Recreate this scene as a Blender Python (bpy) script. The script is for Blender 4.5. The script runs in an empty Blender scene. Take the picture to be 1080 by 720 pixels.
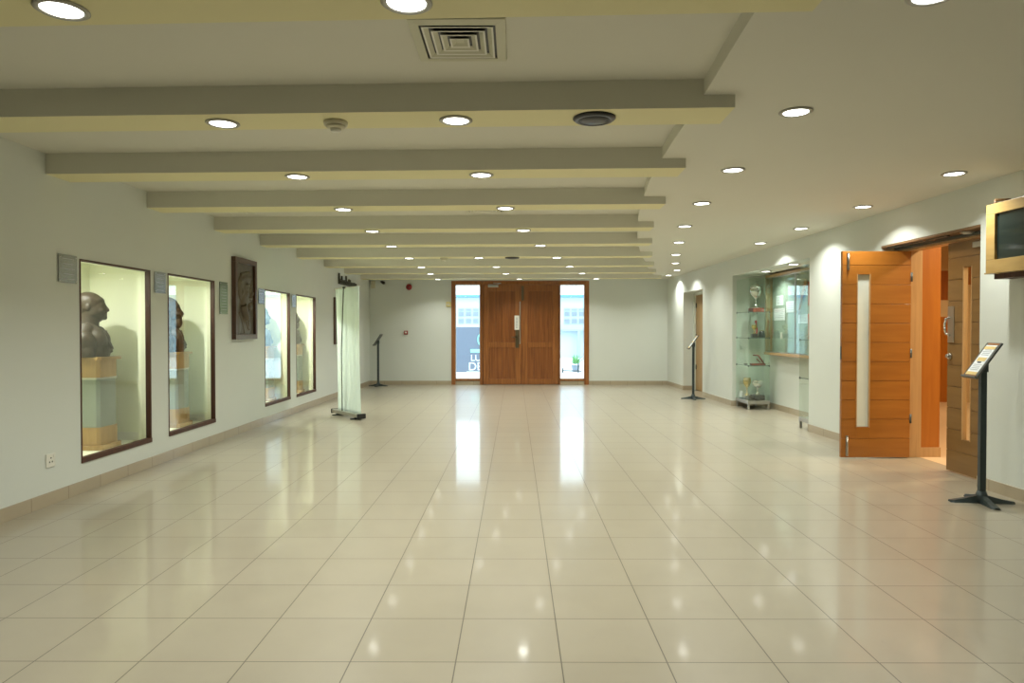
import bpy, bmesh, math, random
from mathutils import Vector, Matrix
PI = math.pi
random.seed(7)
SC = bpy.context.scene
COL = SC.collection

# ------------------------------------------------------------------ materials
def mat(name, col, rough=0.6, metal=0.0, coat=0.0, coat_rough=0.05, spec=0.5, bump=0.0, bscale=40.0,
        var=0.0, vscale=3.0, emit=None, estr=0.0, trans=0.0):
    m = bpy.data.materials.new(name); m.use_nodes = True
    nt = m.node_tree; b = nt.nodes['Principled BSDF']
    b.inputs['Base Color'].default_value = (*col, 1)
    b.inputs['Roughness'].default_value = rough
    b.inputs['Metallic'].default_value = metal
    b.inputs['Specular IOR Level'].default_value = spec
    b.inputs['Coat Weight'].default_value = coat
    b.inputs['Coat Roughness'].default_value = coat_rough
    if trans: b.inputs['Transmission Weight'].default_value = trans
    if emit:
        b.inputs['Emission Color'].default_value = (*emit, 1); b.inputs['Emission Strength'].default_value = estr
    if bump or var:
        tc = nt.nodes.new('ShaderNodeTexCoord')
    if var:
        n = nt.nodes.new('ShaderNodeTexNoise'); n.inputs['Scale'].default_value = vscale; n.inputs['Detail'].default_value = 4
        nt.links.new(tc.outputs['Object'], n.inputs['Vector'])
        mx = nt.nodes.new('ShaderNodeMix'); mx.data_type = 'RGBA'
        mx.inputs[6].default_value = (*[c * (1 - var) for c in col], 1)
        mx.inputs[7].default_value = (*[min(1, c * (1 + var)) for c in col], 1)
        nt.links.new(n.outputs['Fac'], mx.inputs[0]); nt.links.new(mx.outputs[2], b.inputs['Base Color'])
    if bump:
        n2 = nt.nodes.new('ShaderNodeTexNoise'); n2.inputs['Scale'].default_value = bscale; n2.inputs['Detail'].default_value = 3
        nt.links.new(tc.outputs['Object'], n2.inputs['Vector'])
        bp = nt.nodes.new('ShaderNodeBump'); bp.inputs['Strength'].default_value = bump; bp.inputs['Distance'].default_value = 0.01
        nt.links.new(n2.outputs['Fac'], bp.inputs['Height']); nt.links.new(bp.outputs['Normal'], b.inputs['Normal'])
    return m

def wood(name, c1, c2, rough=0.4, stretch=(14, 14, 0.8), scale=2.2, coat=0.2):
    m = mat(name, c1, rough, coat=coat, coat_rough=0.15)
    nt = m.node_tree; b = nt.nodes['Principled BSDF']
    tc = nt.nodes.new('ShaderNodeTexCoord'); mp = nt.nodes.new('ShaderNodeMapping')
    mp.inputs['Scale'].default_value = stretch
    n = nt.nodes.new('ShaderNodeTexNoise'); n.inputs['Scale'].default_value = scale; n.inputs['Detail'].default_value = 6
    n.inputs['Distortion'].default_value = 0.6
    r = nt.nodes.new('ShaderNodeValToRGB')
    r.color_ramp.elements[0].position = 0.33; r.color_ramp.elements[0].color = (*c2, 1)
    r.color_ramp.elements[1].position = 0.66; r.color_ramp.elements[1].color = (*c1, 1)
    nt.links.new(tc.outputs['Object'], mp.inputs['Vector']); nt.links.new(mp.outputs['Vector'], n.inputs['Vector'])
    nt.links.new(n.outputs['Fac'], r.inputs['Fac']); nt.links.new(r.outputs['Color'], b.inputs['Base Color'])
    return m

def glass(name, tint=(1, 1, 1), base=0.04):
    m = bpy.data.materials.new(name); m.use_nodes = True; nt = m.node_tree; nt.nodes.clear()
    out = nt.nodes.new('ShaderNodeOutputMaterial'); mix = nt.nodes.new('ShaderNodeMixShader')
    tr = nt.nodes.new('ShaderNodeBsdfTransparent'); tr.inputs['Color'].default_value = (*tint, 1)
    gl = nt.nodes.new('ShaderNodeBsdfGlossy'); gl.inputs['Roughness'].default_value = 0.0
    gl.inputs['Color'].default_value = (0.95, 1, 0.98, 1)
    lw = nt.nodes.new('ShaderNodeLayerWeight'); lw.inputs['Blend'].default_value = 0.5
    pw = nt.nodes.new('ShaderNodeMath'); pw.operation = 'POWER'; pw.inputs[1].default_value = 5
    ma = nt.nodes.new('ShaderNodeMath'); ma.operation = 'MULTIPLY_ADD'; ma.inputs[1].default_value = 1 - base; ma.inputs[2].default_value = base
    nt.links.new(lw.outputs['Facing'], pw.inputs[0]); nt.links.new(pw.outputs[0], ma.inputs[0])
    nt.links.new(ma.outputs[0], mix.inputs[0]); nt.links.new(tr.outputs[0], mix.inputs[1]); nt.links.new(gl.outputs[0], mix.inputs[2])
    nt.links.new(mix.outputs[0], out.inputs[0])
    return m

def tile_mat(name, c_a, c_b, grout, w, h, off, rough=0.2, mortar=0.0022, axes='XY'):
    m = mat(name, c_a, rough, coat=0.42, coat_rough=0.078, spec=0.5)
    nt = m.node_tree; b = nt.nodes['Principled BSDF']
    tc = nt.nodes.new('ShaderNodeTexCoord'); mp = nt.nodes.new('ShaderNodeMapping')
    mp.inputs['Location'].default_value = (off[0], off[1], 0)
    if axes == 'YZ':
        sx = nt.nodes.new('ShaderNodeSeparateXYZ'); cx = nt.nodes.new('ShaderNodeCombineXYZ')
        nt.links.new(tc.outputs['Object'], sx.inputs[0])
        ad = nt.nodes.new('ShaderNodeMath'); ad.operation = 'ADD'
        nt.links.new(sx.outputs[0], ad.inputs[0]); nt.links.new(sx.outputs[1], ad.inputs[1])
        nt.links.new(ad.outputs[0], cx.inputs[0]); nt.links.new(sx.outputs[2], cx.inputs[1]); nt.links.new(cx.outputs[0], mp.inputs['Vector'])
    else:
        nt.links.new(tc.outputs['Object'], mp.inputs['Vector'])
    br = nt.nodes.new('ShaderNodeTexBrick'); br.offset = 0.0; br.squash = 1.0
    br.inputs['Scale'].default_value = 1.0; br.inputs['Brick Width'].default_value = w; br.inputs['Row Height'].default_value = h
    br.inputs['Mortar Size'].default_value = mortar; br.inputs['Mortar Smooth'].default_value = 0.1; br.inputs['Bias'].default_value = 0
    br.inputs['Color1'].default_value = (*c_a, 1); br.inputs['Color2'].default_value = (*c_b, 1); br.inputs['Mortar'].default_value = (*grout, 1)
    nt.links.new(mp.outputs['Vector'], br.inputs['Vector'])
    n = nt.nodes.new('ShaderNodeTexNoise'); n.inputs['Scale'].default_value = 3.0; n.inputs['Detail'].default_value = 4; n.inputs['Distortion'].default_value = 0.4
    nt.links.new(tc.outputs['Object'], n.inputs['Vector'])
    rr = nt.nodes.new('ShaderNodeMapRange'); rr.inputs[1].default_value = 0.3; rr.inputs[2].default_value = 0.7
    rr.inputs[3].default_value = 0.96; rr.inputs[4].default_value = 1.03
    nt.links.new(n.outputs['Fac'], rr.inputs[0])
    mx = nt.nodes.new('ShaderNodeVectorMath'); mx.operation = 'SCALE'
    nt.links.new(br.outputs['Color'], mx.inputs[0]); nt.links.new(rr.outputs[0], mx.inputs['Scale'])
    # scuffs with a shape of their own
    n3 = nt.nodes.new('ShaderNodeTexNoise'); n3.inputs['Scale'].default_value = 11; n3.inputs['Detail'].default_value = 4; n3.inputs['Distortion'].default_value = 0.6
    nt.links.new(tc.outputs['Object'], n3.inputs['Vector'])
    r3 = nt.nodes.new('ShaderNodeMapRange'); r3.inputs[1].default_value = 0.70; r3.inputs[2].default_value = 0.82; r3.inputs[3].default_value = 1; r3.inputs[4].default_value = 0.90
    nt.links.new(n3.outputs['Fac'], r3.inputs[0])
    m3 = nt.nodes.new('ShaderNodeVectorMath'); m3.operation = 'SCALE'
    nt.links.new(mx.outputs[0], m3.inputs[0]); nt.links.new(r3.outputs[0], m3.inputs['Scale'])
    nt.links.new(m3.outputs[0], b.inputs['Base Color'])
    r2 = nt.nodes.new('ShaderNodeMapRange'); r2.inputs[3].default_value = rough * 0.92; r2.inputs[4].default_value = rough * 1.1
    nt.links.new(n.outputs['Fac'], r2.inputs[0]); nt.links.new(r2.outputs[0], b.inputs['Roughness'])
    return m

M = {}
M['wall'] = mat('wall_paint', (0.65, 0.68, 0.63), 0.62, bump=0.08, bscale=60, var=0.03, vscale=1.2)
M['ceil'] = mat('ceiling_paint', (0.665, 0.655, 0.565), 0.75, bump=0.04, bscale=30, var=0.02, vscale=1.0)
M['beam'] = mat('beam_face_paint', (0.665, 0.655, 0.565), 0.75, var=0.02, vscale=1.0)
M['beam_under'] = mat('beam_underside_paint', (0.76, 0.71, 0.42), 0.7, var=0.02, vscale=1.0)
M['niche'] = mat('showcase_paint', (0.82, 0.83, 0.66), 0.55)
M['floor'] = tile_mat('floor_tile', (0.322, 0.284, 0.210), (0.340, 0.300, 0.224), (0.10, 0.085, 0.06), 0.5, 0.496, (0.28, 0.20), 0.33, 0.003)
M['skirt'] = tile_mat('skirting_tile', (0.40, 0.335, 0.235), (0.42, 0.35, 0.245), (0.24, 0.19, 0.13), 0.5, 5.0, (0.2, 1.0), 0.3, 0.004, 'YZ')
M['ring_shade'] = mat('lamp_ring_shaded', (0.38, 0.37, 0.32), 0.4)  # white lamp ring darkened, its shadow put into the colour
M['white'] = mat('white_plastic', (0.75, 0.74, 0.66), 0.4)
M['cream_pl'] = mat('cream_plastic', (0.55, 0.52, 0.38), 0.45)
M['black'] = mat('black_plastic', (0.015, 0.015, 0.015), 0.35)
M['dark'] = mat('dark_grey_metal', (0.04, 0.055, 0.055), 0.42, metal=0.3)
M['dark2'] = mat('panel_grey_metal', (0.11, 0.12, 0.11), 0.4, metal=0.4)
M['steel'] = mat('brushed_steel', (0.5, 0.5, 0.47), 0.3, metal=1.0, bump=0.05, bscale=80)
M['plate'] = mat('engraved_steel_plate', (0.36, 0.37, 0.36), 0.25, metal=1.0, bump=0.08, bscale=12)
M['brassd'] = mat('aged_bronze_hardware', (0.16, 0.13, 0.08), 0.35, metal=0.9)
M['bronze'] = mat('dark_bronze', (0.040, 0.027, 0.015), 0.5, metal=0.0, spec=0.35, var=0.25, vscale=9, bump=0.2, bscale=30)
M['bronze2'] = mat('worn_bronze_relief', (0.115, 0.09, 0.058), 0.45, metal=0.3, var=0.35, vscale=12, bump=0.3, bscale=30)
M['bronze_refl'] = mat('bronze_with_blue_reflection', (0.12, 0.15, 0.17), 0.4, metal=0.4, var=0.2, vscale=9, bump=0.2, bscale=30)  # blue of the glass reflection mixed into the bronze colour
M['frame_wood'] = wood('dark_red_frame_wood', (0.085, 0.026, 0.010), (0.045, 0.013, 0.006), 0.5, coat=0.05)
M['plaque_wood'] = wood('plaque_frame_wood', (0.11, 0.05, 0.028), (0.06, 0.027, 0.015), 0.4)
M['door_wood'] = wood('teak_door', (0.34, 0.125, 0.03), (0.20, 0.066, 0.015), 0.33, (16, 16, 0.7), 1.6)
M['door_wood2'] = wood('teak_door_panel', (0.28, 0.095, 0.022), (0.17, 0.052, 0.012), 0.33, (16, 16, 0.7), 1.6)
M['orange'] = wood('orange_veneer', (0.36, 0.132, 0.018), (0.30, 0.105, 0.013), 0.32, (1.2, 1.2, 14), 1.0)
M['orange_v'] = wood('orange_wall_veneer', (0.40, 0.132, 0.013), (0.35, 0.108, 0.010), 0.35, (10, 10, 0.8), 1.6)
M['brown_v'] = wood('brown_wall_veneer', (0.32, 0.10, 0.02), (0.25, 0.075, 0.015), 0.4, (10, 10, 0.8), 1.6)
M['tan'] = mat('tan_wall_board', (0.55, 0.40, 0.22), 0.5)
M['jamb'] = wood('pale_jamb_wood', (0.50, 0.31, 0.14), (0.42, 0.25, 0.11), 0.4, (14, 14, 0.8), 2)
M['lintel'] = wood('brown_lintel_wood', (0.26, 0.15, 0.065), (0.19, 0.10, 0.045), 0.45, (14, 1, 14), 2)
M['tv_wood'] = wood('golden_ash', (0.40, 0.265, 0.095), (0.34, 0.215, 0.07), 0.4, (10, 1, 10), 2)
M['ped_wood'] = wood('honey_wood', (0.40, 0.24, 0.09), (0.32, 0.185, 0.062), 0.4, (10, 10, 1), 2)
M['ped_glass'] = mat('frosted_grey_panel', (0.24, 0.275, 0.245), 0.22, coat=0.4)
M['cab_wood'] = wood('cabinet_frame_wood', (0.42, 0.27, 0.11), (0.33, 0.20, 0.08), 0.4, (10, 10, 1), 2)
M['glass'] = glass('clear_glass', (0.985, 1.0, 0.985))
M['gglass'] = glass('greenish_glass', (0.965, 0.99, 0.975), 0.045)
M['gedge'] = mat('dark_glass_edge', (0.06, 0.11, 0.09), 0.3)
M['frost'] = mat('translucent_pane', (0.66, 0.70, 0.62), 0.25, coat=0.5)
M['lens'] = mat('lamp_lens', (0.9, 0.9, 0.9), 0.4, emit=(1.0, 1.0, 0.93), estr=9.0)
M['screen'] = mat('dark_screen', (0.012, 0.02, 0.018), 0.08, coat=0.4)
M['fabric'] = mat('white_banner_fabric', (0.70, 0.80, 0.77), 0.5, trans=0.0)
M['paper'] = mat('white_paper', (0.72, 0.76, 0.78), 0.6)
M['print_y'] = mat('yellow_print', (0.66, 0.50, 0.20), 0.6)
M['print_o'] = mat('orange_brown_print', (0.30, 0.13, 0.04), 0.5)
M['print_g'] = mat('grey_print', (0.35, 0.38, 0.42), 0.6)
M['red'] = mat('red_plastic', (0.28, 0.012, 0.012), 0.35)
M['redcloth'] = mat('red_cloth', (0.42, 0.06, 0.05), 0.7)
M['yellow'] = mat('yellow_sign', (0.6, 0.52, 0.22), 0.5)
M['silver'] = mat('polished_silver', (0.72, 0.72, 0.68), 0.16, metal=1.0)
M['gold'] = mat('polished_gold', (0.75, 0.58, 0.22), 0.2, metal=1.0)
M['plinth_red'] = wood('red_brown_plinth', (0.20, 0.05, 0.025), (0.12, 0.03, 0.015), 0.3)
M['plinth_dark'] = mat('dark_plinth', (0.03, 0.025, 0.02), 0.3)
M['board'] = mat('green_grey_backing', (0.30, 0.38, 0.32), 0.6)
M['vent'] = mat('vent_enamel', (0.55, 0.54, 0.40), 0.35)
M['letters'] = mat('dark_metal_letters', (0.07, 0.07, 0.055), 0.5, metal=0.3)
# outside
M['ext_wall'] = mat('pale_render', (0.46, 0.55, 0.58), 0.8)
M['ext_grille'] = mat('grey_grille', (0.30, 0.35, 0.38), 0.8)
M['ext_roof'] = mat('blue_roof', (0.10, 0.26, 0.50), 0.6)
M['ext_board'] = mat('slate_board', (0.15, 0.18, 0.23), 0.6)
M['ext_ground'] = mat('pale_paving', (0.75, 0.78, 0.8), 0.8)
M['ext_white'] = mat('white_lettering', (0.85, 0.9, 0.9), 0.6)
M['ext_teal'] = mat('teal_lettering', (0.3, 0.75, 0.68), 0.6)
M['leaf'] = mat('green_leaf', (0.12, 0.32, 0.10), 0.6)
M['pot'] = mat('grey_pot', (0.2, 0.25, 0.3), 0.6)

# ------------------------------------------------------------------ mesh helpers
class MB:
    def __init__(s): s.bm = bmesh.new(); s.mats = []
    def _mi(s, m):
        if m is None: return 0
        if m not in s.mats: s.mats.append(m)
        return s.mats.index(m)
    def box(s, x0, x1, y0, y1, z0, z1, bev=0.0, mtx=None, m=None):
        if x0 > x1: x0, x1 = x1, x0
        if y0 > y1: y0, y1 = y1, y0
        if z0 > z1: z0, z1 = z1, z0
        t = bmesh.new()
        v = [t.verts.new((x, y, z)) for x in (x0, x1) for y in (y0, y1) for z in (z0, z1)]
        for f in ((0, 1, 3, 2), (4, 6, 7, 5), (0, 4, 5, 1), (2, 3, 7, 6), (0, 2, 6, 4), (1, 5, 7, 3)):
            t.faces.new([v[i] for i in f])
        if bev > 0:
            bev = min(bev, 0.45 * min(x1 - x0, y1 - y0, z1 - z0))
            bmesh.ops.bevel(t, geom=list(t.edges), offset=bev, segments=2, profile=0.6, affect='EDGES')
        s._merge(t, mtx, m); return s
    def _merge(s, t, mtx=None, m=None, smooth=False):
        bmesh.ops.recalc_face_normals(t, faces=list(t.faces))
        if mtx is not None: t.transform(mtx)
        mi = s._mi(m)
        vm = {}
        for v in t.verts: vm[v] = s.bm.verts.new(v.co)
        for f in t.faces:
            try:
                nf = s.bm.faces.new([vm[v] for v in f.verts]); nf.smooth = smooth or f.smooth; nf.material_index = mi
            except ValueError: pass
        t.free()
    def cyl(s, p0, p1, r0, r1=None, seg=20, m=None):
        r1 = r0 if r1 is None else r1
        p0 = Vector(p0); p1 = Vector(p1); d = p1 - p0
        t = bmesh.new()
        bmesh.ops.create_cone(t, cap_ends=True, segments=seg, radius1=r0, radius2=r1, depth=d.length)
        for f in t.faces: f.smooth = len(f.verts) == 4
        mtx = Matrix.Translation((p0 + p1) / 2) @ d.to_track_quat('Z', 'Y').to_matrix().to_4x4()
        s._merge(t, mtx, m); return s
    def ell(s, c, r, rot=(0, 0, 0), seg=20, m=None):
        t = bmesh.new(); bmesh.ops.create_uvsphere(t, u_segments=seg, v_segments=max(8, seg * 2 // 3), radius=1)
        for f in t.faces: f.smooth = True
        from mathutils import Euler
        mtx = Matrix.Translation(Vector(c)) @ Euler(rot).to_matrix().to_4x4() @ Matrix.Diagonal((*r, 1))
        s._merge(t, mtx, m); return s
    def lathe(s, prof, c=(0, 0, 0), seg=28, m=None):
        t = bmesh.new(); rings = []
        for r, z in prof:
            rings.append([t.verts.new((c[0] + max(r, 1e-4) * math.cos(2 * PI * k / seg), c[1] + max(r, 1e-4) * math.sin(2 * PI * k / seg), c[2] + z)) for k in range(seg)])
        for a, b in zip(rings, rings[1:]):
            for k in range(seg):
                f = t.faces.new((a[k], a[(k + 1) % seg], b[(k + 1) % seg], b[k])); f.smooth = True
        t.faces.new(list(reversed(rings[0]))); t.faces.new(rings[-1])
        s._merge(t, None, m); return s
    def prism(s, pts, z0, z1, m=None, mtx=None):
        t = bmesh.new()
        a = [t.verts.new((x, y, z0)) for x, y in pts]; b = [t.verts.new((x, y, z1)) for x, y in pts]
        n = len(pts); t.faces.new(a[::-1]); t.faces.new(b)
        for k in range(n): t.faces.new((a[k], a[(k + 1) % n], b[(k + 1) % n], b[k]))
        s._merge(t, mtx, m); return s
    def tube(s, pts, r, seg=10, m=None):
        for a, b in zip(pts, pts[1:]): s.cyl(a, b, r, seg=seg, m=m)
        for p in pts[1:-1]: s.ell(p, (r, r, r), seg=10, m=m)
        return s
    def build(s, name, material, parent=None, loc=None, rotz=0, kind=None):
        me = bpy.data.meshes.new(name); s.bm.to_mesh(me); s.bm.free()
        if s.mats and s.mats[0] is not None:
            for m in s.mats: me.materials.append(m)
        else: me.materials.append(material)
        o = bpy.data.objects.new(name, me); COL.objects.link(o)
        if parent is not None: o.parent = parent
        if loc is not None: o.location = loc
        if rotz: o.rotation_euler = (0, 0, rotz)
        if kind: o['kind'] = kind
        return o

def tag(o, label=None, cat=None, group=None, kind=None):
    if label: o['label'] = label
    if cat: o['category'] = cat
    if group: o['group'] = group
    if kind: o['kind'] = kind
    return o
def thing(name, label, cat, loc=(0, 0, 0), rotz=0, group=None, kind=None):
    o = bpy.data.objects.new(name, None); COL.objects.link(o); o.empty_display_size = 0.1
    o.location = loc; o.rotation_euler = (0, 0, rotz)
    return tag(o, label, cat, group, kind)
def clone(root, loc, rotz=None, label=None, group=None, swap=None):
    r = root.copy(); COL.objects.link(r); r.location = loc
    if rotz is not None: r.rotation_euler = (0, 0, rotz)
    if label: r['label'] = label
    if group: r['group'] = group
    for ch in list(root.children):
        c = ch.copy(); COL.objects.link(c); c.parent = r
        for g in list(ch.children):
            d = g.copy(); COL.objects.link(d); d.parent = c
    return r
def sculpt(mb, voxel=0.011, smooth=5, cut_z=None):
    """closed shapes melted into one continuous skin"""
    me = bpy.data.meshes.new('tmp'); mb.bm.to_mesh(me); mb.bm.free()
    o = bpy.data.objects.new('tmp', me); COL.objects.link(o)
    md = o.modifiers.new('r', 'REMESH'); md.mode = 'VOXEL'; md.voxel_size = voxel; md.use_smooth_shade = True
    ms = o.modifiers.new('s', 'SMOOTH'); ms.factor = 0.5; ms.iterations = smooth
    dg = bpy.context.evaluated_depsgraph_get()
    res = bpy.data.meshes.new_from_object(o.evaluated_get(dg))
    bpy.data.objects.remove(o); bpy.data.meshes.remove(me)
    out = MB(); out.bm.from_mesh(res); bpy.data.meshes.remove(res)
    if cut_z is not None:
        g = list(out.bm.verts) + list(out.bm.edges) + list(out.bm.faces)
        r = bmesh.ops.bisect_plane(out.bm, geom=g, plane_co=(0, 0, cut_z), plane_no=(0, 0, 1), clear_inner=True)
        ed = [e for e in r['geom_cut'] if isinstance(e, bmesh.types.BMEdge)]
        bmesh.ops.holes_fill(out.bm, edges=ed)
    for f in out.bm.faces: f.smooth = True
    return out

def wall_mesh(s0, s1, h0, h1, holes, thick, axis, sign):
    """slab of a wall in local coords. axis 'x': the wall runs along local y, faces x=0, thickness towards sign*x.
       axis 'y': runs along local x, face y=0, thickness towards sign*y. holes: (a0,a1,b0,b1)"""
    mb = MB()
    us = sorted({s0, s1, *[h[0] for h in holes], *[h[1] for h in holes]}); us = [u for u in us if s0 <= u <= s1]
    vs = sorted({h0, h1, *[h[2] for h in holes], *[h[3] for h in holes]}); vs = [v for v in vs if h0 <= v <= h1]
    def inhole(u, v): return any(a < u < b and c < v < d for a, b, c, d in holes)
    bm = mb.bm; cache = {}
    def V(u, v, t):
        k = (round(u, 5), round(v, 5), t)
        if k not in cache:
            w = sign * thick if t else 0.0
            cache[k] = bm.verts.new((w, u, v) if axis == 'x' else (u, w, v))
        return cache[k]
    solid = {}
    for i in range(len(us) - 1):
        for j in range(len(vs) - 1):
            solid[i, j] = not inhole((us[i] + us[i + 1]) / 2, (vs[j] + vs[j + 1]) / 2)
    for (i, j), s in solid.items():
        if not s: continue
        a, b, c, d = us[i], us[i + 1], vs[j], vs[j + 1]
        for t in (0, 1): bm.faces.new((V(a, c, t), V(b, c, t), V(b, d, t), V(a, d, t)))
        for (di, dj, p, q) in ((-1, 0, (a, c), (a, d)), (1, 0, (b, c), (b, d)), (0, -1, (a, c), (b, c)), (0, 1, (a, d), (b, d))):
            if not solid.get((i + di, j + dj), False):
                bm.faces.new((V(*p, 0), V(*q, 0), V(*q, 1), V(*p, 1)))
    bmesh.ops.recalc_face_normals(bm, faces=list(bm.faces))
    return mb

# ------------------------------------------------------------------ the hall
XL = -4.18; YF = 20.07; YB = -3.0
SL = 0.0195                       # the right wall runs slightly inward
XR0 = 4.784
def XR(y): return XR0 - SL * y
RZ = math.atan(SL)
def RW(x, s, z=0.0):              # right-wall coordinates: x into the wall, s along it
    return (XR0 - s * math.sin(RZ) + x * math.cos(RZ), s * math.cos(RZ) + x * math.sin(RZ), z)
HB, HS, HC = 2.96, 3.04, 3.14     # beams, side soffit, upper ceiling

MB().box(-5.2, 6.0, YB - 0.1, YF + 0.3, -0.1, 0).build('floor', M['floor'], kind='structure')
ceiling = MB().box(-4.35, 5.1, YB - 0.1, YF + 0.2, HC, HC + 0.12).build('ceiling', M['ceil'], kind='structure')
edge = [(-3.1, 0.95), (0, 0.98), (1.8, 1.04), (3.31, 1.11), (4.41, 1.185), (5.54, 1.235), (6.05, 1.265), (6.88, 1.32), (7.77, 1.43), (8.59, 1.53), (9.5, 1.67),
        (11.35, 1.99), (13.3, 2.39), (14.7, 2.72), (16.7, 3.18), (18.6, 3.70), (YF, 4.1), (YF + .1, 4.1)]
def edgex(y):
    for (a, xa), (b, xb) in zip(edge, edge[1:]):
        if a <= y <= b: return xa + (xb - xa) * (y - a) / (b - a)
pts = [(edgex(-3.1 + k * (YF + .15 + 3.05) / 60), -3.1 + k * (YF + .15 + 3.05) / 60) for k in range(61)]
pts = [(x, y) for x, y in pts] + [(5.05, YF + .1), (5.05, -3.1)]
MB().prism(pts, HS, HC + 0.02).build('trim_1', M['ceil'], kind='structure')

# left wall with its showcase windows
WIN = [(6.68, 7.98), (8.38, 9.69), (11.63, 12.94), (13.30, 14.60)]
WH0, WH1 = 0.285, 2.255
wl = wall_mesh(YB, YF + .1, -0.02, 3.2, [(a, b, WH0, WH1) for a, b in WIN], 0.14, 'x', -1).build('wall_left', M['wall'], loc=(XL, 0, 0), kind='structure')
# right wall: door_3/4 opening, display recess, far doorway
OPD = (6.99, 8.81, -0.02, 2.627); OPN = (10.85, 14.45, -0.02, 2.693); OPF = (16.58, 18.33, -0.02, 2.55)
wr = wall_mesh(YB, YF + .1, -0.02, 3.2, [OPD, OPN, OPF], 0.22, 'x', 1).build('wall_right', M['wall'], loc=(XR0, 0, 0), rotz=RZ, kind='structure')
# far wall
FX0, FX1, FH1 = -1.825, 2.134, 2.985
wall_mesh(-4.4, 5.0, -0.02, 3.2, [(FX0, FX1, -0.02, FH1)], 0.2, 'y', 1).build('wall_far', M['wall'], loc=(0, YF, 0), kind='structure')
MB().box(-4.4, 5.1, YB - 0.15, YB, -0.02, 3.2).build('wall_near', M['wall'], kind='structure')

# skirting
SK = 0.11
bl = MB(); bl.box(XL, XL + 0.014, YB, YF, 0, SK).box(XL, XL + 0.010, YB, YF, SK, SK + 0.006, m=None)
bl.build('baseboard_left', M['skirt'], kind='structure')
br = MB()
for a, b in ((YB, OPD[0]), (OPD[1], OPN[0]), (OPN[1], OPF[0]), (OPF[1], YF)): br.box(-0.014, 0, a, b, 0, SK)
br.box(0, 0.3, OPF[1] - 0.013, OPF[1], 0, SK)
br.box(0.66 - 0.013, 0.66, OPN[0] - .1, OPN[1], 0, SK).box(0, 0.66, OPN[1] - 0.013, OPN[1], 0, SK)
br.build('baseboard_right', M['skirt'], loc=(XR0, 0, 0), rotz=RZ, kind='structure')
bf = MB(); bf.box(XL, FX0, YF - 0.014, YF, 0, SK).box(FX1, XR(YF), YF - 0.014, YF, 0, SK)
bf.build('baseboard_far', M['skirt'], kind='structure')

# ceiling beams
BE = [(2.72, 1.29), (4.38, 1.375), (6.00, 1.465), (7.70, 1.66), (9.46, 1.88), (11.2, 2.2), (13.1, 2.58), (15.0, 2.99), (16.8, 3.4), (18.6, 3.92)]
BSL = 0.038; BD = 0.35
def beam_y(i, x): return BE[i][0] + BSL * (BE[i][1] - x)
for i, (yr, xr) in enumerate([(1.05, 1.2)] + BE):
    mb = MB(); yl = yr + BSL * (xr - XL)
    mb.prism([(XL, yl), (xr, yr), (xr + 0.008, yr + BD), (XL, yl + BD)], HB, HC + 0.02, m=M['beam'])
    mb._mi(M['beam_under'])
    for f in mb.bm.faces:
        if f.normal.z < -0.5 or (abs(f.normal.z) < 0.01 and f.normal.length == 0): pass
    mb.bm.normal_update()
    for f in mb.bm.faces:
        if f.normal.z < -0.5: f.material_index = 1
    mb.build('trim_%d' % (i + 2), None, kind='structure')

# ------------------------------------------------------------------ recessed downlights
LIGHT_COL = (0.98, 1.0, 0.92)
def make_light(label, group, loc, power=16.5, spread=2.3, size=0.16):
    t = thing('recessed_downlight', label, 'ceiling light', loc, 0, group)
    s = size / 0.16
    ring = MB(); ring.lathe([(0.082 * s, -0.001), (0.108 * s, -0.001), (0.110 * s, -0.006), (0.100 * s, -0.012), (0.086 * s, -0.012), (0.082 * s, -0.004)], seg=32)
    ring.build('trim_ring', M['ring_shade'], t)
    ln = MB(); ln.lathe([(0.001, -0.010), (0.05 * s, -0.0095), (0.085 * s, -0.006), (0.085 * s, -0.001), (0.001, -0.001)], seg=32)
    ln.build('lamp_lens', M['lens'], t)
    add_lamp(t, power, spread, size * .62)
    return t
def add_lamp(t, power, spread, size, name='lamp'):
    l = bpy.data.lights.new(name, 'AREA'); l.shape = 'DISK'; l.size = size; l.energy = power; l.color = LIGHT_COL
    try: l.spread = spread
    except Exception: pass
    o = bpy.data.objects.new('lamp', l); COL.objects.link(o); o.parent = t; o.location = (0, 0, -0.018)
    return o
proto = make_light('', None, (0, 0, -50))
def light(label, group, x, y, z): return clone(proto, (x, y, z), 0, label, group)
ordn = ['nearest', 'second', 'third', 'fourth', 'fifth', 'sixth', 'seventh', 'eighth', 'ninth', 'farthest']
BL = [(0, [-1.96, -0.458]), (1, [-1.96, -0.39]), (2, [-1.966, -0.30]), (3, [-1.97, -0.108]), (4, [-2.0, 0.12]), (5, [-2.04, 0.42]),
      (6, [-2.04, -0.69, 0.80]), (7, [-2.06, -0.41, 1.2]), (8, [-2.08, -0.22, 1.64]), (9, [-2.1, 0.12, 2.2])]
for i, xs in BL:
    for k, x in enumerate(xs):
        side = ['left', 'right'][k] if len(xs) == 2 else ['left', 'middle', 'right'][k]
        if k == 0: side = 'left'
        light('round recessed downlight, %s one set in the underside of the %s ceiling beam' % (side, ordn[i]), 'downlights under the ceiling beams',
              x, beam_y(i, x) + BD / 2 + 0.01, HB)
SF = [(1.83, 3.08), (1.89, 4.72), (2.0, 6.42), (2.165, 8.10), (2.40, 9.88), (2.74, 11.68), (3.13, 13.58), (3.52, 15.3), (3.97, 17.1), (4.12, 18.7)]
for i, (x, y) in enumerate(SF):
    light('round recessed downlight in the flat side ceiling, %s of the row along the curved edge' % ordn[i], 'downlights along the curved edge', x, y, HS)
SW = [(4.12, 6.58), (4.14, 8.33), (4.13, 10.1), (4.14, 11.8)]
nm = ['beside the wall television', 'outside the open wooden doors', 'at the near end of the trophy recess', 'above the trophy recess']
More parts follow.
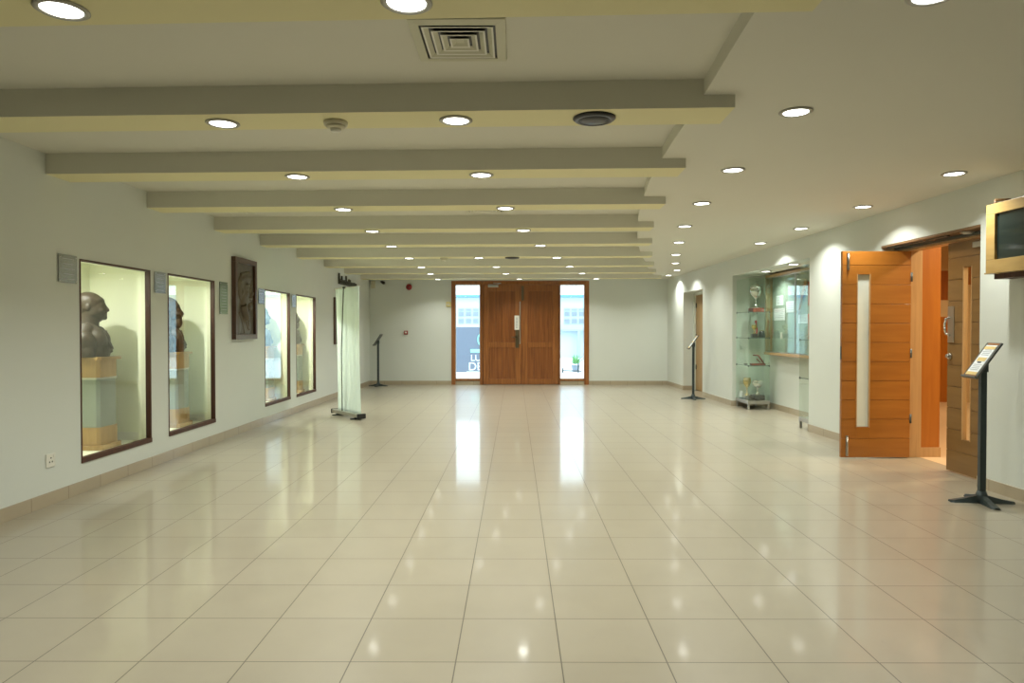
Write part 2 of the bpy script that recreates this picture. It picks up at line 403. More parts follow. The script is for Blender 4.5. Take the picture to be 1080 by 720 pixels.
for (x, y), n in zip(SW, nm):
    light('round recessed downlight close to the right wall, %s' % n, 'downlights along the right wall', x, y, HS)
for x, s, n in ((0.27, 13.34, 'farther'), (0.19, 11.9, 'nearer')):
    p = RW(x, s, 2.693)
    light('small round downlight in the ceiling of the trophy recess, the %s one' % n, 'downlights in the trophy recess', *p)
for o in list(proto.children): bpy.data.objects.remove(o)
bpy.data.objects.remove(proto)

# ------------------------------------------------------------------ ceiling fittings
def diffuser(label, x0, x1, y0, y1, z):
    t = thing('ceiling_air_vent', label, 'air vent', ((x0 + x1) / 2, (y0 + y1) / 2, z), 0, 'square ceiling air vents')
    w, d = (x1 - x0) / 2, (y1 - y0) / 2
    def ring(mb, a, b, z0, z1, r):   # sloped square ring from half size a (z0) to b (z1)
        tb = bmesh.new()
        A = [tb.verts.new((sx * a * w, sy * a * d, z0)) for sx, sy in ((-1, -1), (1, -1), (1, 1), (-1, 1))]
        B = [tb.verts.new((sx * b * w, sy * b * d, z1)) for sx, sy in ((-1, -1), (1, -1), (1, 1), (-1, 1))]
        A2 = [tb.verts.new(v.co + Vector((0, 0, r))) for v in A]; B2 = [tb.verts.new(v.co + Vector((0, 0, r))) for v in B]
        for k in range(4):
            q = (k + 1) % 4
            for p in ((A[k], A[q], B[q], B[k]), (A2[k], B2[k], B2[q], A2[q]), (A[k], A2[k], A2[q], A[q]), (B[k], B[q], B2[q], B2[k])): tb.faces.new(p)
        mb._merge(tb)
    f = MB(); ring(f, 1.0, 0.80, -0.022, -0.028, 0.006); ring(f, 1.02, 1.0, -0.001, -0.022, 0.006)
    f.build('vent_frame', M['vent'], t)
    b = MB(); b.box(-.96 * w, .96 * w, -.96 * d, .96 * d, -0.014, -0.001); b.build('vent_backing', M['black'], t)
    for a in (0.75, 0.57, 0.39, 0.21):
        r = MB(); ring(r, a - .035, a - 0.13, -0.030, -0.017, 0.003)
        if a < 0.3: r.box(-.09 * w, .09 * w, -.09 * d, .09 * d, -0.019, -0.016)
        bl = r.build('vent_blade', M['vent'], t)
        r = MB(); ring(r, a, a - .04, -0.031, -0.030, 0.003); r.build('lit_blade_lip', M['white'], bl)  # light caught along the blade edge, painted as a paler strip
    return t
diffuser('square louvred air vent in the nearest ceiling bay, left of centre', -0.54, -0.05, 3.50, 4.04, HC)
diffuser('square air vent in a ceiling bay near the left wall, mostly behind a beam', -3.95, -3.45, 8.72, 9.25, HC)
diffuser('square louvred air vent in a middle ceiling bay, mostly hidden by a beam', -0.65, -0.12, 8.66, 9.20, HC)

def detector(label, x, y, z):
    t = thing('smoke_detector', label, 'smoke detector', (x, y, z), 0, 'smoke detectors under the beams')
    MB().lathe([(0.001, 0), (0.078, 0), (0.080, -0.006), (0.076, -0.028), (0.001, -0.03)]).build('detector_base', M['cream_pl'], t)
    MB().lathe([(0.001, -0.028), (0.066, -0.028), (0.06, -0.042), (0.045, -0.048), (0.001, -0.049)]).build('detector_body', M['cream_pl'], t)
    MB().lathe([(0.001, -0.048), (0.036, -0.048), (0.033, -0.066), (0.001, -0.07)]).build('sensor_cap', M['white'], t)
detector('round cream smoke detector under the second ceiling beam, between two downlights', -1.195, beam_y(1, -1.195) + .19, HB)
detector('small cream smoke detector under the seventh ceiling beam, far away', -1.36, beam_y(6, -1.36) + .17, HB)
def speaker(label, x, y, z):
    t = thing('ceiling_speaker', label, 'ceiling speaker', (x, y, z), 0, 'dark ceiling speakers')
    MB().lathe([(0.10, -0.001), (0.138, -0.001), (0.140, -0.008), (0.125, -0.020), (0.108, -0.022), (0.10, -0.015)], seg=32).build('speaker_ring', M['black'], t)
    MB().lathe([(0.001, -0.001), (0.108, -0.001), (0.108, -0.016), (0.06, -0.030), (0.001, -0.034)], seg=32).build('speaker_grille', M['black'], t)
speaker('round black ceiling speaker under the second beam, right of the downlights', 0.52, beam_y(1, 0.52) + BD / 2, HB)
speaker('small round black ceiling speaker under the seventh beam above the main doors', -0.05, beam_y(6, -0.05) + BD / 2, HB)

# ------------------------------------------------------------------ showcases in the left wall
sill_d = 0.045
wl_label = ['lit showcase window holding a bald bronze bust, nearest of the four', 'second lit showcase window from the camera, with a bronze bust inside',
            'third lit showcase window, just past the bronze relief plaque', 'farthest lit showcase window on the left wall']
niche_parts = []
for i, (a, b) in enumerate(WIN):
    w = thing('window_%d' % (i + 1), wl_label[i], 'window', (XL, a, 0), 0, None, 'structure')
    L = b - a
    f = MB()
    f.box(-sill_d - .008, 0.012, 0, L, WH0, WH0 + 0.05, .004)
    f.box(-sill_d - .008, 0.006, 0, L, WH1 - 0.018, WH1, .003)
    f.box(-sill_d - .008, 0.006, 0, 0.018, WH0 + .05, WH1 - .018, .003)
    f.box(-sill_d - .008, 0.006, L - 0.018, L, WH0 + .05, WH1 - .018, .003)
    f.build('window_frame', M['frame_wood'], w)
    MB().box(-sill_d - 0.006, -sill_d, 0.018, L - 0.018, WH0 + 0.05, WH1 - 0.018).build('window_pane', M['glass'], w)
    # recess behind the glass
    n = MB(); y0, y1 = (-0.13, L + 0.17) if i not in (0, 2) else (-0.13, L + 0.17)
    x0 = -0.80
    n.box(x0 - .03, x0, y0 - .03, y1 + .03, .22, 2.5)
    n.box(x0, -0.14, y0 - .03, y0, .22, 2.5).box(x0, -0.14, y1, y1 + .03, .22, 2.5)
    n.box(x0, -0.14, y0, y1, .24, WH0 - .002).box(x0, -0.14, y0, y1, 2.42, 2.5)
    n.box(-.14, -sill_d - .009, .002, .012, WH0 + .002, WH1 - .002).box(-.14, -sill_d - .009, L - .012, L + .001, WH0 + .002, WH1 - .002).box(-.14, -sill_d - .009, .012, L - .012, WH1 - .012, WH1 - .001).box(-.14, -sill_d - .009, .012, L - .012, WH0 + .001, WH0 + .012)
    n.build('window_recess', M['niche'], w)
    sk = MB(); sk.box(x0, x0 + .012, y0, y1, WH0 - .004, WH0 + .09).box(x0 + .012, -0.14, y1 - .012, y1, WH0 - .004, WH0 + .09)
    sk.build('recess_skirting', M['white'], w)
    lt = thing('showcase_lamp', 'small round lamp in the top of the %s showcase recess' % ['nearest', 'second', 'third', 'farthest'][i], 'lamp', (XL - 0.45, a + 0.36, 2.42), 0, 'lamps in the wall showcases')
    MB().lathe([(0.001, -0.001), (0.06, -0.001), (0.06, -0.012), (0.05, -0.02), (0.001, -0.02)]).build('lamp_housing', M['white'], lt)
    MB().lathe([(0.001, -0.02), (0.042, -0.02), (0.04, -0.026), (0.001, -0.028)]).build('lamp_lens', M['lens'], lt)
    add_lamp(lt, 21 if i < 2 else 42, 2.9, 0.09).location = (0, 0, -0.035)

def make_pedestal(label):
    t = thing('display_pedestal', label, 'pedestal', (0, 0, 0), 0, 'pedestals in the showcases')
    def oct_(w, d, c): return [(-w + c, -d), (w - c, -d), (w, -d + c), (w, d - c), (w - c, d), (-w + c, d), (-w, d - c), (-w, -d + c)]
    W, D, C = 0.235, 0.175, 0.03
    MB().prism(oct_(W + .035, D + .035, C), 0, .05).build('base_trim', M['ped_wood'], t)
    MB().prism(oct_(W + .008, D + .008, C), .05, .24).build('lower_band', M['ped_wood'], t)
    MB().prism(oct_(W, D, C), .24, .76).build('middle_panel', M['ped_glass'], t)
    MB().prism(oct_(W + .012, D + .012, C), .755, .775).build('edge_strip', M['steel'], t)
    MB().prism(oct_(W + .006, D + .006, C), .775, .965).build('upper_band', M['ped_wood'], t)
    MB().prism(oct_(W + .04, D + .04, C), .965, .995).build('top_ledge', M['ped_wood'], t)
    return t
def bust_mesh(kind):
    b = MB()
    # torso and coat
    b.ell((-.05, 0, .08), (.14, .21, .20)); b.ell((.03, 0, .08), (.115, .16, .18)); b.ell((-.06, 0, .21), (.10, .17, .08))
    for s in (-1, 1):
        b.ell((-.055, s * .165, .12), (.115, .10, .15), (s * -.25, 0, 0)); b.ell((-.04, s * .20, .02), (.10, .07, .14))
        b.cyl((-.055, s * .07, .30), (-.065, s * .17, .19), .075, .075)
        b.cyl((-.05, s * .080, .335), (.065, s * .062, .27), .028); b.cyl((.065, s * .062, .27), (.15, s * .022, .07), .024, .02)
        b.ell((.03, s * .08, .16), (.10, .09, .13))
    b.cyl((-.085, -.07, .335), (-.085, .07, .335), .030); b.cyl((.095, 0, .27), (.148, 0, .04), .018)
    b.cyl((-.055, 0, .24), (-.035, 0, .45), .100, .085)
    # skull
    b.ell((-.045, 0, .550), (.132, .104, .118)); b.ell((-.065, 0, .505), (.102, .094, .10)); b.ell((.0, .045, .475), (.075, .045, .075)); b.ell((.0, -.045, .475), (.075, .045, .075)); b.ell((.030, 0, .50), (.080, .078, .115))
    b.ell((.035, 0, .44), (.074, .064, .055)); b.ell((.086, 0, .402), (.032, .034, .026)); b.cyl((.0, 0, .41), (.07, 0, .395), .045, .035)
    b.ell((.084, 0, .540), (.020, .058, .012)); b.ell((.030, 0, .575), (.064, .078, .05))
    b.cyl((.098, 0, .528), (.122, 0, .484), .011, .016); b.ell((.118, 0, .476), (.019, .022, .014))
    b.ell((.100, 0, .446), (.018, .032, .010)); b.ell((.098, 0, .427), (.018, .028, .011)); b.ell((.085, 0, .455), (.025, .04, .03))
    for s in (-1, 1):
        b.ell((.082, s * .034, .512), (.016, .018, .012)); b.ell((.070, s * .048, .475), (.034, .028, .028))
        b.ell((-.03, s * .102, .505), (.024, .012, .036), (0, .2, 0)); b.ell((-.01, s * .068, .445), (.055, .022, .035))
    if kind in (1, 3):
        b.ell((-.06, 0, .60), (.135, .112, .095)); b.ell((-.11, 0, .50), (.075, .10, .12)); b.ell((.065, 0, .375), (.055, .052, .085)); b.ell((.105, 0, .452), (.024, .046, .013))
        for k in range(14): a_ = k * 2.4; b.ell((-.07 + .09 * math.cos(a_), .085 * math.sin(a_), .60 + .03 * math.sin(k)), (.035, .035, .035))
    if kind == 3: b.ell((-.11, 0, .42), (.07, .10, .12))
    if kind == 2: b.ell((-.05, 0, .605), (.135, .104, .08)); b.ell((-.095, 0, .53), (.085, .10, .09))
    return sculpt(b, 0.007, 5, 0.0)
SHY = [0, 0.03, .15, .2]
ped = make_pedestal('wood and grey panelled pedestal in the nearest showcase, under the bald bust')
ped.location = (XL - .505, WIN[0][0] + .92, WH0)
for i, n in ((1, 'second'), (2, 'third'), (3, 'farthest')):
    clone(ped, (XL - .505, WIN[i][0] + .92 + SHY[i], WH0), 0, 'wood and grey panelled pedestal in the %s showcase from the camera' % n)
bl_ = ['bronze bust of a bald man in a coat, in the nearest showcase', 'dark bronze bust with full hair and beard, in the second showcase',
       'bust with the blue reflection of the third showcase glass painted in', 'dark bearded bust in the farthest showcase']
for i in range(4):
    o = bust_mesh(i).build('portrait_bust', M['bronze_refl'] if i == 2 else M['bronze'], None, (XL - .43, WIN[i][0] + .93 + SHY[i], WH0 + .995))
    tag(o, bl_[i], 'bust', 'busts in the showcases')
    o.rotation_euler = (0, 0, 0.34); o.scale = (1.14, 1.1, 1.06)

# engraved plates beside the showcases
def plate(label, y0, y1, h0, h1, m, glassy=False):
    t = thing('name_plate', label, 'plaque', (XL, (y0 + y1) / 2, (h0 + h1) / 2), 0, 'small plates beside the showcases')
    w, h = (y1 - y0) / 2, (h1 - h0) / 2
    MB().box(.006, .014, -w, w, -h, h, .002).build('plate_face', m, t)
    for sy in (-1, 1):
        for sz in (-1, 1): MB().cyl((0.0, sy * (w - .02), sz * (h - .02)), (.018, sy * (w - .02), sz * (h - .02)), .007, seg=12).build('fixing_stud', M['steel'], t)
    g = MB(); n = 5 if not glassy else 9
    for k in range(n):
        z = h * .72 - k * (1.45 * h / (n - 1)); q = w * random.uniform(.5, .8)
        g.box(.0142, .0146, -q, q, z - .0022, z + .0022)
    g.build('engraved_lines', M['steel'] if not glassy else M['print_g'], t)
plate('square steel plate left of the nearest showcase', 6.36, 6.63, 2.01, 2.27, M['plate'])
plate('square steel plate between the nearest and second showcases', 8.06, 8.31, 2.005, 2.25, M['plate'])
M['ptint'] = mat('grey_green_acrylic', (0.20, 0.27, 0.22), 0.15, coat=0.5)
plate('tall grey green plate between the second showcase and the bronze relief', 9.84, 10.11, 1.80, 2.257, M['ptint'], True)
plate('square steel plate left of the third showcase, past the relief', 11.33, 11.59, 2.0, 2.25, M['plate'])
plate('square steel plate between the third and farthest showcases', 13.03, 13.26, 2.0, 2.24, M['plate'])

# bronze relief plaque
t = thing('relief_plaque', 'large dark framed bronze relief of a bearded face on the left wall', 'relief plaque', (XL, 10.70, 1.43))
fr = MB(); W, H = .43, 1.23
for a in ((-W, W, 0, .075), (-W, W, H - .075, H), (-W, -W + .075, .075, H - .075), (W - .075, W, .075, H - .075)):
    fr.box(0.001, .065, a[0], a[1], a[2], a[3], .004)
fr.build('plaque_frame', M['plaque_wood'], t)
MB().box(.002, .028, -W + .075, W - .075, .075, H - .075).build('backing_panel', M['bronze2'], t)
b = MB(); X = .026
b.ell((X, .01, .70), (.058, .185, .27)); b.ell((X - .005, -.09, .78), (.045, .19, .22)); b.ell((X, .02, .93), (.05, .20, .10))
b.cyl((X - .01, -.20, .88), (X + .01, .18, .96), .045); b.cyl((X - .01, -.17, .97), (X + .01, .14, 1.02), .04)
b.cyl((X + .05, .085, .80), (X + .07, .15, .70), .016, .028); b.ell((X + .062, .14, .69), (.024, .038, .022))
b.ell((X + .05, .02, .835), (.022, .075, .018)); b.ell((X + .045, .155, .835), (.018, .04, .016))
b.ell((X + .042, .02, .785), (.022, .04, .018)); b.ell((X + .042, .15, .79), (.016, .025, .016)); b.ell((X + .045, -.01, .70), (.025, .06, .05))
b.ell((X + .054, .11, .635), (.024, .085, .018)); b.ell((X + .05, .11, .60), (.02, .05, .014)); b.ell((X + .042, .10, .50), (.034, .08, .06))
b.ell((X + .02, -.15, .72), (.03, .025, .06))
b.cyl((X - .02, -.08, .52), (X - .01, .02, .30), .085); b.ell((X - .02, -.02, .18), (.045, .33, .16)); b.ell((X - .015, -.25, .22), (.04, .12, .17))
b.cyl((X, -.14, .50), (X + .015, .08, .16), .026); b.cyl((X, .12, .46), (X + .015, .11, .14), .024); b.cyl((X, -.22, .42), (X + .01, -.06, .10), .022)
rl = sculpt(b, .009, 2)
rl.build('relief_portrait', M['bronze2'], t)
# second plaque, mostly behind the roll-up banner
t = thing('wooden_plaque', 'dark red wooden plaque on the left wall, mostly hidden behind the roll-up banner', 'plaque', (XL, 16.45, 1.24))
f2 = MB(); f2.box(0, .04, -.4, .4, 0, .05, .004).box(0, .04, -.4, .4, 1.04, 1.09, .004).box(0, .04, -.4, -.35, .05, 1.04, .004).box(0, .04, .35, .4, .05, 1.04, .004)
f2.build('plaque_frame', M['plaque_wood'], t)
MB().box(0, .025, -.35, .35, .05, 1.04).build('plaque_panel', M['bronze2'], t)
# letters on the wall above
t = thing('wall_lettering', 'dark raised metal lettering on the left wall above the roll-up banner', 'wall lettering', (XL, 17.4, 2.66))
lb = MB(); random.seed(3)
x = -.95
for wd, ht in ((.13, .26), (.09, .13), (.12, .21), (.10, .12), (.14, .13), (.11, .24), (.12, .12), (.10, .18), (.12, .17), (.13, .12), (.14, .11), (.12, .13), (.10, .10)):
    lb.box(.01, .05, x, x + .032, 0, ht, .004); lb.box(.01, .05, x, x + wd, 0, .03, .004)
    lb.box(.01, .05, x + wd - .03, x + wd, 0, min(ht, .12), .004); lb.box(.01, .05, x, x + wd, .085, .115, .004)
    x += wd + .022
lb.build('raised_letters', M['letters'], t)
# socket
t = thing('wall_socket', 'white electric socket low on the left wall, below the nearest plate', 'socket', (XL, 6.23, .40))
MB().box(0, .010, -.062, .062, -.062, .062, .004).build('socket_plate', M['white'], t)
for dy, dz in ((0, .022), (-.018, -.014), (.018, -.014)): MB().cyl((.008, dy, dz), (.0115, dy, dz), .0075, seg=12).build('socket_hole', M['dark'], t)
MB().box(.010, .014, .03, .048, .02, .045, .002).build('switch', M['white'], t)
# small round hooks high on the left wall
# emergency lamp & camera near the far left corner
t = thing('emergency_lamp', 'small beige emergency lamp high in the far left corner', 'lamp', (-4.07, YF, 2.93))
MB().box(-.06, .06, -.07, .002, -.16, .06, .01).build('lamp_body', M['cream_pl'], t)
MB().ell((-.01, -.08, .01), (.045, .04, .045)).build('lamp_head', M['cream_pl'], t)
t = thing('security_camera', 'small black dome security camera high on the far wall', 'security camera', (-3.80, YF, 2.94))
MB().box(-.04, .04, -.05, .002, 0, .05, .005).build('mount', M['white'], t)
MB().cyl((-.03, -.06, .02), (.05, -.16, -.02), .035, .045).ell((.05, -.16, -.02), (.045, .045, .045)).build('camera_body', M['black'], t)
t = thing('fire_bell', 'round dark red fire alarm bell high on the far wall, left of the main doors', 'fire alarm', (-3.04, YF, 2.805))
MB().box(-.05, .05, -.03, .002, -.05, .05, .004).build('bell_mount', M['white'], t)
g = MB(); g.lathe([(0.001, 0), (.085, 0), (.088, .02), (.07, .045), (.03, .058), (.001, .06)]); g.bm.transform(Matrix.Rotation(PI / 2, 4, 'X')); g.bm.transform(Matrix.Translation((0, -.03, 0)))
g.build('bell_gong', M['red'], t)
MB().cyl((0, -.088, 0), (0, -.098, 0), .018).build('bell_boss', M['dark'], t)
t = thing('fire_call_point', 'small red square fire call point on the far wall below the alarm bell', 'fire call point', (-3.135, YF, 1.50))
MB().box(-.055, .055, -.045, .002, -.055, .055, .006).build('call_box', M['red'], t)
MB().box(-.03, .03, -.049, -.045, -.025, .025, .001).build('call_glass', M['white'], t)
t = thing('yellow_sensor_box', 'small yellow box on the far wall beside the left edge of the door frame', 'box', (-1.90, YF, 2.30))
MB().box(-.075, .07, -.06, .002, -.06, .08, .006).build('sensor_body', M['yellow'], t)
MB().box(-.05, .03, -.066, -.06, -.02, .03, .003).build('sensor_cover', M['cream_pl'], t)

# ------------------------------------------------------------------ roll-up banner
d = Vector((.62, -.785, 0)).normalized(); LBN = 1.14
t = thing('roll_up_banner', 'tall white roll-up banner standing near the left wall, seen from behind', 'banner', (-3.37, 13.0, 0), math.atan2(d.y, d.x))
MB().box(0.03, LBN - .04, -.07, .07, .035, .105, .018).build('base_cassette', M['steel'], t)
for x0, x1 in ((0, .035), (LBN - .045, LBN)): MB().box(x0, x1, -.08, .08, .025, .112, .016).build('end_cap', M['black'], t)
for x in (.18, LBN - .2):
    MB().box(x, x + .035, -.13, .12, 0, .022, .006).box(x, x + .035, -.05, .05, .02, .04).build('foot', M['dark'], t)
sh = bmesh.new(); NU, NV = 40, 40; gv = []
for j in range(NV + 1):
    v = j / NV; row = []
    x0 = .17 * (1 - v) ** 1.2 - .01; x1 = LBN - .03 + .015 * math.sin(v * 3)
    for i in range(NU + 1):
        u = i / NU
        y = .014 * math.sin(u * 17 + v * 1.2) * (.3 + v) + .02 * math.sin(u * 3.1 + 2 * v) + .006 * math.sin(u * 41 + v * 3)
        row.append(sh.verts.new((x0 + (x1 - x0) * u, y, .10 + v * 2.235)))
    gv.append(row)
for j in range(NV):
    for i in range(NU): sh.faces.new((gv[j][i], gv[j][i + 1], gv[j + 1][i + 1], gv[j + 1][i])).smooth = True
mb = MB(); mb.bm.free(); mb.bm = sh
o = mb.build('banner_sheet', M['fabric'], t); so = o.modifiers.new('s', 'SOLIDIFY'); so.thickness = .002
MB().cyl((.0, .0, 2.335), (LBN - .05, 0.0, 2.335), .009).build('top_rail', M['white'], t)
MB().tube([(.44, -.05, .10), (.44, -.06, 1.2), (.47, -.03, 2.34)], .010).box(.455, .485, -.045, .01, 2.32, 2.36, .003).build('support_pole', M['dark2'], t)

# ------------------------------------------------------------------ sign stands
def make_stand(label, loc, rz):
    t = thing('sign_stand', label, 'sign stand', loc, rz, 'sign stands on star feet')
    for k, (L, a) in enumerate(((.27, 0), (.27, PI / 2), (.27, PI), (.27, 3 * PI / 2))):
        c, s_ = math.cos(a), math.sin(a); f = MB()
        tb = bmesh.new(); P = []
        for r, hw, z1 in ((.02, .035, .075), (.15, .035, .040), (L - .03, .04, .022), (L, .028, .018)):
            P.append([tb.verts.new(q) for q in ((r, -hw, 0.0), (r, hw, 0.0), (r, hw * .6, z1), (r, -hw * .6, z1))])
        for A, B in zip(P, P[1:]):
            for q in range(4): tb.faces.new((A[q], A[(q + 1) % 4], B[(q + 1) % 4], B[q]))
        tb.faces.new(P[0][::-1]); tb.faces.new(P[-1])
        f._merge(tb, Matrix.Rotation(a, 4, 'Z')); f.build('foot', M['dark'], t)
    MB().lathe([(.001, .0), (.055, .0), (.052, .06), (.036, .11), (.001, .11)], seg=20).build('base_hub', M['dark'], t)
    MB().box(-.026, .026, -.026, .026, .08, 1.20, .005).build('post', M['dark'], t)
    # panel: low edge towards local -x, rising towards +x
    mt = Matrix.Translation((-.005, 0, 1.30)) @ Matrix.Rotation(-math.radians(56), 4, 'Y')
    p = MB(); W, H = .185, .125
    p.box(-W, W, -H, H, -.012, .006, .004, mtx=mt)
    p.box(-W - .012, -W + .004, -H - .004, H + .004, -.012, .022, .003, mtx=mt)
    pn = p.build('sign_panel', M['dark2'], t)
    MB().box(-W + .02, W - .03, -H + .03, H - .035, .006, .009, mtx=mt).build('paper', M['paper'], pn)
    for c0, c1, e in ((-W + .02, -W + .05, 0), (W - .075, W - .045, 0), (-.02, .02, .02)):
        MB().box(c0, c1, -H + .03 + e, H - .035 - e, .009, .0105, mtx=mt).build('yellow_band', M['print_y'], pn)
    g = MB()
    for k in range(4):
        for c0 in (-.115, .045):
            x0 = c0 + k * .018; hw = H - random.uniform(.05, .075)
            g.box(x0, x0 + .006, -hw, hw, .009, .0102, mtx=mt)
    g.build('text_lines', M['print_g'], pn)
    for c0, c1 in ((W - .028, W - .008), (-W + .002, -W + .018)): MB().box(c0, c1, -H + .02, H - .04, .006, .0085, mtx=mt).build('brown_band', M['print_o'], pn)
    MB().box(-.035, .035, -.03, .03, 1.19, 1.285, .004).build('tilt_bracket', M['dark'], t)
    return t
st = make_stand('black sign stand with a tilted notice in front of the right wall, nearest the camera', (4.25, 6.34, 0), -0.14)
clone(st, (4.07, 15.9, 0), -0.1, 'black sign stand by the far right doorway')
clone(st, (-3.83, 19.5, 0), -0.1, 'black sign stand in the far left corner behind the banner')

# ------------------------------------------------------------------ main doors in the far wall
fr = thing('trim_20', 'dark brown wooden frame round the main doors and their side windows', 'door frame', (0, YF, 0), 0, None, 'structure')
f = MB(); y0, y1 = -.03, .17
f.box(FX0, FX0 + .115, y0, y1, 0, FH1, .006).box(FX1 - .135, FX1, y0, y1, 0, FH1, .006)
f.box(FX0 + .115, FX1 - .135, y0, y1, 2.88, FH1, .006)
f.box(-1.005, -.93, y0, y1, 0, 2.88, .006).box(1.27, 1.305, y0, y1, 0, 2.88, .006)
f.box(FX0 + .115, -1.005, y0, y1, .11, .165, .006).box(1.305, FX1 - .135, y0, y1, .11, .165, .006)
f.box(-.95, 1.29, .055, .10, 2.80, 2.89).box(-.95, -.89, .055, .10, 0, 2.8).box(1.23, 1.29, .055, .10, 0, 2.8).box(-.94, 1.28, .055, .12, -.01, .04).box(.1, .28, .055, .08, .02, 2.85)  # stops and threshold added behind the leaves to block light leaks
f.build('door_frame', M['door_wood'], fr)
mb = MB(); mb.box(FX0 + .115, -1.005, -.012, .15, 0, .11).box(1.305, FX1 - .135, -.012, .15, 0, .11); mb.build('tiled_upstand', M['skirt'], fr)
for n, a, b, lab in ((5, -1.71, -1.005, 'tall narrow clear window left of the main doors'), (6, 1.305, 1.999, 'tall narrow clear window right of the main doors')):
    w = thing('window_%d' % n, lab, 'window', (0, YF, 0), 0, None, 'structure')
    MB().box(a, b, .06, .066, .165, 2.88).build('window_pane', M['glass'], w)
    q = MB(); q.box(a, a + .014, .05, .075, .165, 2.88).box(b - .014, b, .05, .075, .165, 2.88).box(a, b, .05, .075, 2.855, 2.88).box(a, b, .05, .075, .165, .185)
    q.build('glazing_bead', M['white'], w)
XM = .19
def leaf(n, a, b, lab):
    t = thing('door_%d' % n, lab, 'door', (0, YF, 0), 0, None, 'structure')
    st_ = .17; m = MB(); y0, y1 = .0, .05
    ia, ib = (a + st_, b - .17) 
    m.box(a, ia, y0, y1, .012, 2.875, .003).box(ib, b, y0, y1, .012, 2.875, .003)
    m.box(ia, ib, y0, y1, 2.69, 2.875, .003).box(ia, ib, y0, y1, 1.07, 1.22, .003).box(ia, ib, y0, y1, .012, .17, .003)
    m.build('leaf_frame', M['door_wood'], t)
    for z0, z1, nm_ in ((1.22, 2.69, 'upper_panel'), (.17, 1.07, 'lower_panel')):
        p = MB(); N = 4; w = (ib - ia) / N
        for k in range(N): p.box(ia + k * w + .002, ia + (k + 1) * w - .002, .014, .038, z0, z1, .004)
        p.box(ia, ib, .02, .034, z0, z1).build(nm_, M['door_wood2'], t)
    return t
dl = leaf(1, -.914, XM - .010, 'left leaf of the brown panelled main doors, with the lock')
dr = leaf(2, XM + .010, 1.254, 'right leaf of the brown panelled main doors')
MB().box(XM - .018, XM + .018, -.012, 0, .02, 2.86, .003).build('meeting_strip', M['door_wood2'], dr)
MB().box(XM - .055, XM - .028, -.022, 0, 1.17, 2.39, .004).build('steel_edge_plate', M['steel'], dl)
MB().box(XM - .20, XM - .065, -.012, 0, 1.58, 1.99, .002).build('paper_label', M['white'], dl)
q = MB()
for k in range(8): q.box(XM - .16, XM - .105, -.0135, -.012, 1.63 + k * .04, 1.65 + k * .04)
q.build('label_print', M['print_g'], dl)
MB().box(XM - .175, XM - .07, -.018, 0, 1.06, 1.575, .005).build('lock_plate', M['brassd'], dl)
MB().cyl((XM - .12, 0, 1.36), (XM - .12, -.07, 1.36), .014).cyl((XM - .12, -.065, 1.36), (XM - .27, -.065, 1.37), .013).ell((XM - .27, -.065, 1.37), (.014, .014, .014)).build('door_handle', M['brassd'], dl)
MB().box(XM + .0, XM + .07, -.02, -.012, 2.42, 2.84, .004).build('top_bolt', M['brassd'], dr)
MB().box(-.77, -.48, -.07, 0, 2.80, 2.88, .01).tube([(-.55, -.06, 2.86), (-.40, -.13, 2.91), (-.62, -.03, 2.925)], .008).build('door_closer', M['steel'], dl)

# ------------------------------------------------------------------ double doors in the right wall
fr = thing('trim_21', 'wood lined opening of the side room doors in the right wall', 'door frame', (XR0, 0, 0), RZ, None, 'structure')
f = MB()
f.box(.0, .35, OPD[0] + .0, OPD[1], 2.60, 2.625).build('lintel_lining', M['lintel'], fr)
f = MB(); f.box(.20, .35, 6.99, 7.03, 0, 2.60, .003).box(.21, .40, 8.60, 8.81, 0, 2.60, .003).box(.20, .35, 7.03, 8.60, 2.54, 2.60, .003)
f.build('door_jamb', M['jamb'], fr)
f = MB(); f.box(.155, .20, 7.0, 8.79, 2.565, 2.598, .003).box(.05, .09, 7.6, 8.78, 2.585, 2.60, .003); f.build('head_track', M['dark2'], fr)
def louvred_leaf(W, H, flip, slot):
    """boards of a leaf in local x (0..W), y thickness 0..0.045, slot (x0,x1,z0,z1)"""
    mb = MB(); z = .0; n = 0; step = .2345; zs = []
    while z < H - .01:
        z1 = min(H, z + step); zs.append((z, z1)); z = z1
    sx0, sx1, sz0, sz1 = slot
    for a, b in zs:
        a_, b_ = a + .0028, b - .0028
        segs = [(0, W, a_, b_)]
        if b_ > sz0 and a_ < sz1:
            segs = [(0, sx0, a_, b_), (sx1, W, a_, b_)]
            if a_ < sz0: segs.append((sx0, sx1, a_, sz0))
            if b_ > sz1: segs.append((sx0, sx1, sz1, b_))
        for s in segs: mb.box(s[0], s[1], 0, .045, s[2], s[3], .002)
    for s in ((0.002, sx0, .002, H - .002), (sx1, W - .002, .002, H - .002), (sx0, sx1, .002, sz0), (sx0, sx1, sz1, H - .002)):
        mb.box(s[0], s[1], .012, .033, s[2], s[3])
    return mb
LW, LH = .845, 2.52
# open leaf: hinged at the far jamb, swung into the hall
hx, hy, _ = RW(.045, 8.575)
t = thing('door_3', 'open orange wooden door leaf with a tall narrow pane, swung into the hall', 'door', (hx + .17, hy, .012), RZ + PI, None, 'structure')
louvred_leaf(LW, LH, 0, (LW - .34, LW - .185, .375, 2.235)).build('leaf_boards', M['orange'], t)
MB().box(LW - .34, LW - .185, .018, .026, .375, 2.235).build('glass_pane', M['frost'], t)
f = MB(); a, b = LW - .34, LW - .185
f.box(a - .006, a + .004, .0, .05, .37, 2.24).box(b - .004, b + .006, .0, .05, .37, 2.24).build('pane_bead', M['jamb'], t)
for z0, z1 in ((.02, .27), (2.29, 2.50)):
    MB().box(LW - .085, LW - .055, .044, .056, z0, z1, .004).cyl((LW - .07, .06, z0 + .02), (LW - .07, .06, z1 - .02), .008).build('flush_bolt', M['steel'], t)
